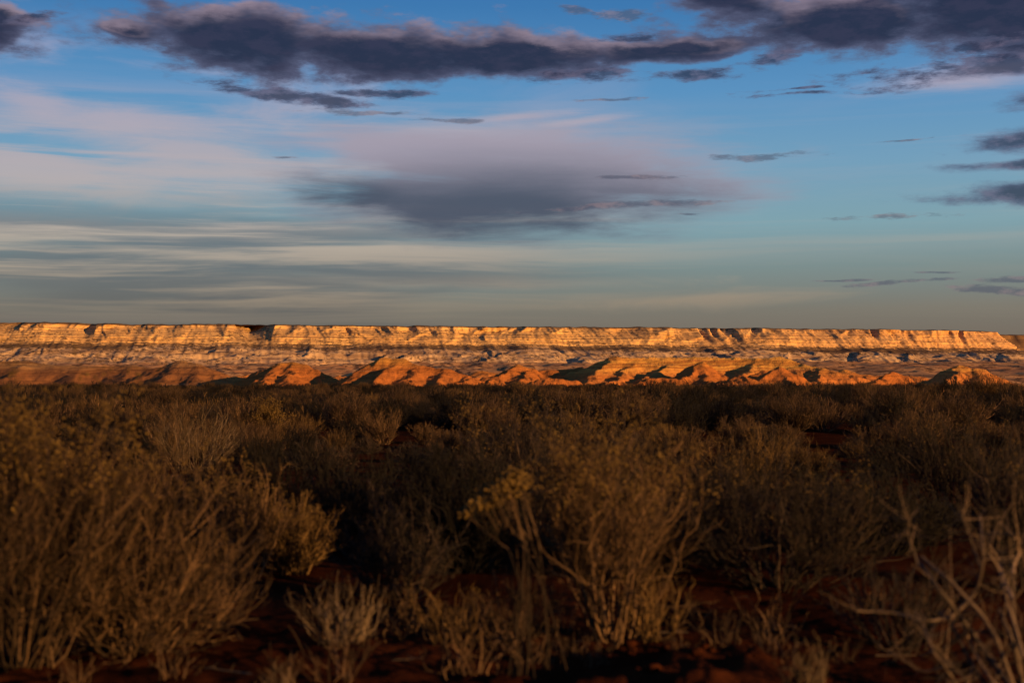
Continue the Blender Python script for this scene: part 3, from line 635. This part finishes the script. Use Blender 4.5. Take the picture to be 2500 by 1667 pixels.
# the leaning sprig with countable dry flower heads
def flower_sprig():
    x, y = place(1285, 1625); NEAR.append((x, y, 0.2))
    e = bpy.data.objects.new('flower_sprig', None); COL.objects.link(e); e.location = (x, y, float(gh(x, y)))
    tag(e, 'leaning sprig tipped with a row of mustard yellow dried flower heads', 'plant')
    rs = np.random.RandomState(77)
    px = [(1137, 1252), (1162, 1238), (1200, 1222), (1222, 1200), (1240, 1178), (1262, 1152), (1268, 1185), (1250, 1205), (1190, 1195), (1275, 1170), (1212, 1213), (1180, 1232), (1255, 1165), (1231, 1190), (1208, 1228)]
    root = np.array((0, 0, -0.02)); g = Geo()
    for i, (u, v) in enumerate(px):
        tip = pix(u, v, y + rs.uniform(-0.08, 0.08)) - np.array(e.location)
        mid = pix(1235 + (u - 1137) * 0.55 + rs.uniform(-22, 22), 1325 + rs.uniform(-30, 30), y + rs.uniform(-.05, .05)) - np.array(e.location)
        p0 = root + np.array([rs.normal(0, .085), rs.normal(0, .06), 0])
        lower = bez(p0[None], (p0 * .45 + mid * .55 + rs.normal(0, .02, 3) + np.array([.03, 0, .02]))[None], mid[None], 5)
        upper = bez(mid[None], (mid * .5 + tip * .5 + rs.normal(0, .01, 3) + np.array([-.01, 0, -.015]))[None], tip[None], 6)
        g.strands(lower, np.linspace(1, .8, 5)[None] * 0.0034, rs, t1=.2); g.strands(upper, np.linspace(.9, .5, 6)[None] * 0.0046, rs, 0.3, t0=.3)
        for k in range(4):                                    # side twigs
            q = upper[0, rs.randint(1, 5)]
            g.strands(bez(q[None], (q + rs.normal(0, .015, 3) + [-.02, 0, .03])[None], (q + rs.normal(0, .02, 3) + [-.035, 0, .08])[None], 4), np.linspace(1, .5, 4)[None] * 0.0022, rs, .6)
        f = Geo(); n = 34
        c = tip + rs.normal(0, 1, (n, 3)) * np.array([.021, .021, .014]) + np.array([0, 0, .005])
        f.blobs(c, rs.uniform(.007, .013, n), rs)
        f.build('flower_head', M['heads'], e)
    g.build('stems', M['rabbit'], e)
flower_sprig()

# dead, weathered limbs at the lower right: every limb is a part
def dead_bush():
    x, y = place(2500, 1720); NEAR.append((x, y, 0.3))
    e = bpy.data.objects.new('dead_shrub', None); COL.objects.link(e); e.location = (x, y, float(gh(x, y)))
    tag(e, 'dead shrub of thick bare weathered limbs at the lower right corner', 'shrub')
    rs = np.random.RandomState(5); loc = np.array(e.location)
    limbs = [([(2480, 1700), (2380, 1560), (2290, 1440), (2230, 1360)], .0125), ([(2480, 1690), (2430, 1540), (2330, 1420), (2250, 1360)], .011),
             ([(2440, 1720), (2380, 1640), (2320, 1510), (2290, 1490)], .011), ([(2320, 1512), (2385, 1450), (2405, 1350), (2395, 1260)], .008),
             ([(2320, 1510), (2260, 1520), (2180, 1505), (2095, 1500)], .007), ([(2400, 1395), (2375, 1340), (2350, 1260)], .006),
             ([(2500, 1680), (2470, 1480), (2475, 1380), (2460, 1310)], .011), ([(2476, 1400), (2490, 1340), (2480, 1290)], .007),
             ([(2510, 1700), (2470, 1560), (2430, 1480)], .012), ([(2500, 1720), (2420, 1660), (2380, 1590), (2360, 1520)], .007),
             ([(2420, 1720), (2440, 1620), (2480, 1560)], .006), ([(2380, 1730), (2350, 1650), (2260, 1570)], .0065), ([(2460, 1730), (2400, 1650), (2300, 1660)], .006),
             ([(2240, 1385), (2215, 1300), (2225, 1260)], .005), ([(2330, 1620), (2250, 1640), (2170, 1590)], .005), ([(2500, 1600), (2440, 1400), (2420, 1350)], .009), ([(2360, 1700), (2280, 1600), (2240, 1500)], .006), ([(2470, 1460), (2430, 1370), (2405, 1330)], .006)]
    for pts, r in limbs:
        w = np.array([pix(u, v, y + rs.uniform(-.15, .15) + 0.0005 * (1700 - v)) for u, v in pts]) - loc
        w[:, 2] = np.maximum(w[:, 2], 0.0)
        t = np.linspace(0, len(w) - 1, 14)                        # Catmull-like smoothing
        path = np.stack([np.interp(t, range(len(w)), w[:, k]) for k in range(3)], 1)
        path[1:-1] = (path[:-2] + 2 * path[1:-1] + path[2:]) / 4; path += np.cumsum(rs.normal(0, .0025, path.shape), 0)
        g = Geo(); g.strands(path[None], np.linspace(1, .55, 14)[None] * 1.0 * r * rs.uniform(.9, 1.1, (1, 14)), rs, sides=7)
        for k in range(20):                                       # thin side twigs of this limb
            q = path[rs.randint(4, 14)]; d = rs.normal(0, .08, 3) + [0, 0, .05]
            g.strands(bez(q[None], (q + d * .5 + rs.normal(0, .012, 3))[None], (q + d)[None], 4), np.linspace(1, .4, 4)[None] * .0022, rs)
        g.build('limb', M['wood'], e)
dead_bush()

# loose sticks on the soil
def stick(u, v, ang, ln, r, label, seed):
    rs = np.random.RandomState(seed); x, y = place(u, v)
    t = np.linspace(-.5, .5, 8)
    X, Y = x + t * ln * math.cos(ang), y + t * ln * math.sin(ang)
    Z = gh(X, Y) + 0.018 + r
    p = np.stack([X, Y, Z], 1) - np.array((x, y, float(gh(x, y)))) + np.cumsum(rs.normal(0, .004, (8, 3)), 0) * [1, 1, .3]
    g = Geo(); g.strands(p[None], np.linspace(1, .5, 8)[None] * r, rs, sides=6)
    for k in range(3):
        q = p[rs.randint(2, 7)]; d = rs.normal(0, .04, 3); d[2] = abs(d[2]) * .5
        g.strands(bez(q[None], (q + d * .6)[None], (q + d)[None], 3), np.linspace(1, .5, 3)[None] * r * .5, rs, sides=4)
    o = g.build('fallen_stick', M['wood']); o.location = (x, y, float(gh(x, y)))
    tag(o, label, 'stick')
stick(1640, 1535, 0.2, .16, .006, 'pale fallen stick lying at the foot of the golden stalks', 1)
stick(1660, 1605, 1.0, .14, .005, 'short curved stick on the red mound', 2)
stick(2180, 1580, 0.1, .22, .005, 'thin stick lying on dark soil left of the dead limbs', 3)
stick(560, 1620, 2.6, .30, .006, 'long stick lying on soil below the tangled left shrub', 4)
stick(1000, 1590, 0.4, .18, .004, 'thin twig on the soil below the golden stalks', 5)

# earth clods on the low red mound
def clods():
    rs = np.random.RandomState(31)
    for i in range(26):
        u, v = rs.uniform(1470, 1900), rs.uniform(1540, 1665)
        x, y = place(u, v); r = rs.uniform(.012, .035)
        n, m_ = 7, 5
        th, ph = np.meshgrid(np.linspace(0, 2 * np.pi, n, endpoint=False), np.linspace(0.0, np.pi, m_))
        rad = r * (1 + rs.normal(0, .16, th.shape)); rad[0] = rad[0, 0]; rad[-1] = rad[-1, 0]
        V = np.stack([rad * np.sin(ph) * np.cos(th) * 1.3, rad * np.sin(ph) * np.sin(th), rad * np.cos(ph) * .7], -1).reshape(-1, 3)
        F = [(a * n + b, a * n + (b + 1) % n, (a + 1) * n + (b + 1) % n, (a + 1) * n + b) for a in range(m_ - 1) for b in range(n)]
        o = mesh_obj('earth_clod', V, F, M['ground']); o.location = (x, y, float(gh(x, y)) + r * .35); o.rotation_euler.z = rs.uniform(0, 6)
        tag(o, 'small lump of red earth on the low mound at the bottom edge', 'clod', 'earth clods on the red mound')
clods()

# ------------------------------------------------------------------ the brush field
KINDS = [('rabbitbrush_shrub', 'rabbit', 'dry brown rabbitbrush in the brush field behind the foreground plants', 'rabbitbrush of the brush field', dict(h=0.72, r=0.55, n_main=38, twig=11, sub=6, heads=0.3, head_r=0.014, stem=0.007, thick=1.3, S0=5)),
         ('sagebrush_shrub', 'sage', 'grey brown sagebrush in the brush field behind the foreground plants', 'sagebrush of the brush field', dict(h=0.64, r=0.66, n_main=38, twig=11, sub=8, heads=0.0, flat=0.7, stem=0.006, thick=1.7, S0=5, bushy=1.9, tl=0.9, lo=0.2)),
         ('shade_dark_shrub', 'darkb', 'dark brown bushy shrub in the brush field behind the foreground plants', 'dark shrubs of the brush field', dict(h=0.68, r=0.72, n_main=40, twig=11, sub=8, heads=0.0, flat=0.7, stem=0.006, thick=1.8, S0=5, lo=0.15, bushy=2.0, tl=0.9)),
         ('grass_tuft', 'gold', 'golden dry tuft in the brush field behind the foreground plants', 'golden tufts of the brush field', dict(h=0.58, r=0.42, n_main=80, twig=6, sub=3, heads=0.0, flat=0.45, stem=0.006, thick=1.2, S0=5, base_r=0.2))]
PROTO = []
for ki, (nm, mt, lb, grp, kw) in enumerate(KINDS):
    for j in range(2):
        g, hd = shrub(100 + ki * 10 + j, **kw)
        if hd.v:                                   # flower heads joined in: too small here to show as parts
            for V, F, t, p in zip(hd.v, hd.f, hd.tone, hd.tip): g.add(V, F, t, np.ones(len(V)))
        o = g.build(nm, M[mt]); COL.objects.unlink(o)
        PROTO.append((o, nm, lb, grp))
def scatter():
    rs = np.random.RandomState(12)
    pts = []
    for cell, ra, rb in ((1.62, 9.0, 55.0), (1.75, 55.0, 120.0), (1.95, 120.0, 285.0)):
        n = int(rb / cell) + 2
        gx, gy = np.meshgrid(np.arange(-n, n), np.arange(0, n))
        x = (gx + rs.uniform(-.48, .48, gx.shape)) * cell; y = (gy + rs.uniform(-.48, .48, gx.shape)) * cell
        r = np.hypot(x, y); az = np.arctan2(x, y)
        k = (r >= ra) & (r < rb) & (np.abs(az) < 0.47) & (perlin(x / 7.0, y / 7.0) > -0.30)
        pts.append(np.stack([x[k], y[k]], 1))
    p = np.concatenate(pts); u = p[:, 0] / p[:, 1] * FPX + 1250
    bare = (p[:, 1] < 11)       # open red soil in front
    for (x, y, r) in NEAR: bare |= np.hypot(p[:, 0] - x, p[:, 1] - y) < r * 0.75
    p = p[~bare]; p = p[np.argsort(np.hypot(p[:, 0], p[:, 1]))]
    n = len(p)
    patch = np.clip(perlin(p[:, 0] / 6 + 5, p[:, 1] / 9) * 1.5, -1, 1)
    rnd = rs.uniform(0, 1, n)
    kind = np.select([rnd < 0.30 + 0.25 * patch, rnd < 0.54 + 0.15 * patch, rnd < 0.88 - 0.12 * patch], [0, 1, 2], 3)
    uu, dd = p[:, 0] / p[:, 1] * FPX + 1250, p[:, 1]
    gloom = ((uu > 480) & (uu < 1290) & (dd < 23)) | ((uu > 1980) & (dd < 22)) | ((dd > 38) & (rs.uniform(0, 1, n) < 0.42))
    kind = np.where(gloom & (rs.uniform(0, 1, n) < 0.88), 2, kind)           # near zones get dark shrubs as painted shade; far band simply mixes darker
    pid = kind * 2 + rs.randint(0, 2, n)
    rot = rs.uniform(0, 6.28, n)
    sc = np.clip(rs.normal(1.1, 0.30, n), 0.5, 1.9) * (1 + 0.22 * perlin(p[:, 0] / 16, p[:, 1] / 16 + 9))
    far = np.hypot(p[:, 0], p[:, 1]) > 55
    sc = np.where(far & (rs.uniform(0, 1, n) < 0.06), np.maximum(sc, rs.uniform(1.7, 2.3, n)), sc)
    sc = sc * np.where(p[:, 1] < 32, 0.72, 0.92)
    return p, pid, rot, sc, gh(p[:, 0], p[:, 1])
pts, pid, rot, sc, gz = scatter()
inside = np.abs(pts[:, 0] / pts[:, 1]) < 0.38
NIND = 420
ind = np.where(inside)[0][:NIND]
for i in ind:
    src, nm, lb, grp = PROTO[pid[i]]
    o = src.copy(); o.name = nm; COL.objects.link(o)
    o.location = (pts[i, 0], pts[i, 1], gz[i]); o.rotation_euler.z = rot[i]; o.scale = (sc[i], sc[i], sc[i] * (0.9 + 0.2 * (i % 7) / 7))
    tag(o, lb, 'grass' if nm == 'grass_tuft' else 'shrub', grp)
rest = np.setdiff1d(np.arange(len(pts)), ind)
def far_brush():
    me = bpy.data.meshes.new('brush_field'); me.vertices.add(len(rest))
    me.vertices.foreach_set('co', np.stack([pts[rest, 0], pts[rest, 1], gz[rest]], 1).astype(np.float32).ravel())
    for nme, typ, val in (('pid', 'INT', pid[rest].astype(np.int32)), ('rot', 'FLOAT', rot[rest].astype(np.float32)), ('siz', 'FLOAT', sc[rest].astype(np.float32))):
        a = me.attributes.new(nme, typ, 'POINT'); a.data.foreach_set('value', val)
    o = bpy.data.objects.new('brush_field', me); COL.objects.link(o)
    ng = bpy.data.node_groups.new('brush_scatter', 'GeometryNodeTree')
    ng.interface.new_socket('Geometry', in_out='INPUT', socket_type='NodeSocketGeometry')
    ng.interface.new_socket('Geometry', in_out='OUTPUT', socket_type='NodeSocketGeometry')
    gi, go = ng.nodes.new('NodeGroupInput'), ng.nodes.new('NodeGroupOutput')
    iop = ng.nodes.new('GeometryNodeInstanceOnPoints'); g2i = ng.nodes.new('GeometryNodeGeometryToInstance')
    for src, *_ in reversed(PROTO):                # a multi-input socket lists the last link first
        oi = ng.nodes.new('GeometryNodeObjectInfo'); oi.transform_space = 'ORIGINAL'; oi.inputs['Object'].default_value = src
        ng.links.new(oi.outputs['Geometry'], g2i.inputs[0])
    def at(nm, typ):
        n = ng.nodes.new('GeometryNodeInputNamedAttribute'); n.data_type = typ; n.inputs['Name'].default_value = nm
        return n.outputs['Attribute']
    cx = ng.nodes.new('ShaderNodeCombineXYZ'); ng.links.new(at('rot', 'FLOAT'), cx.inputs[2])
    ng.links.new(gi.outputs[0], iop.inputs['Points']); ng.links.new(g2i.outputs[0], iop.inputs['Instance'])
    iop.inputs['Pick Instance'].default_value = True
    ng.links.new(at('pid', 'INT'), iop.inputs['Instance Index']); ng.links.new(cx.outputs[0], iop.inputs['Rotation'])
    ng.links.new(at('siz', 'FLOAT'), iop.inputs['Scale']); ng.links.new(iop.outputs[0], go.inputs[0])
    md = o.modifiers.new('scatter', 'NODES'); md.node_group = ng
    tag(o, 'far brush of the flat field, merging into one brown band below the hills', 'brush', kind='stuff')
far_brush()
print('SCENE shrubs', len(pts), 'tris', sum(len(m.loops) - 2 * len(m.polygons) for m in bpy.data.meshes))
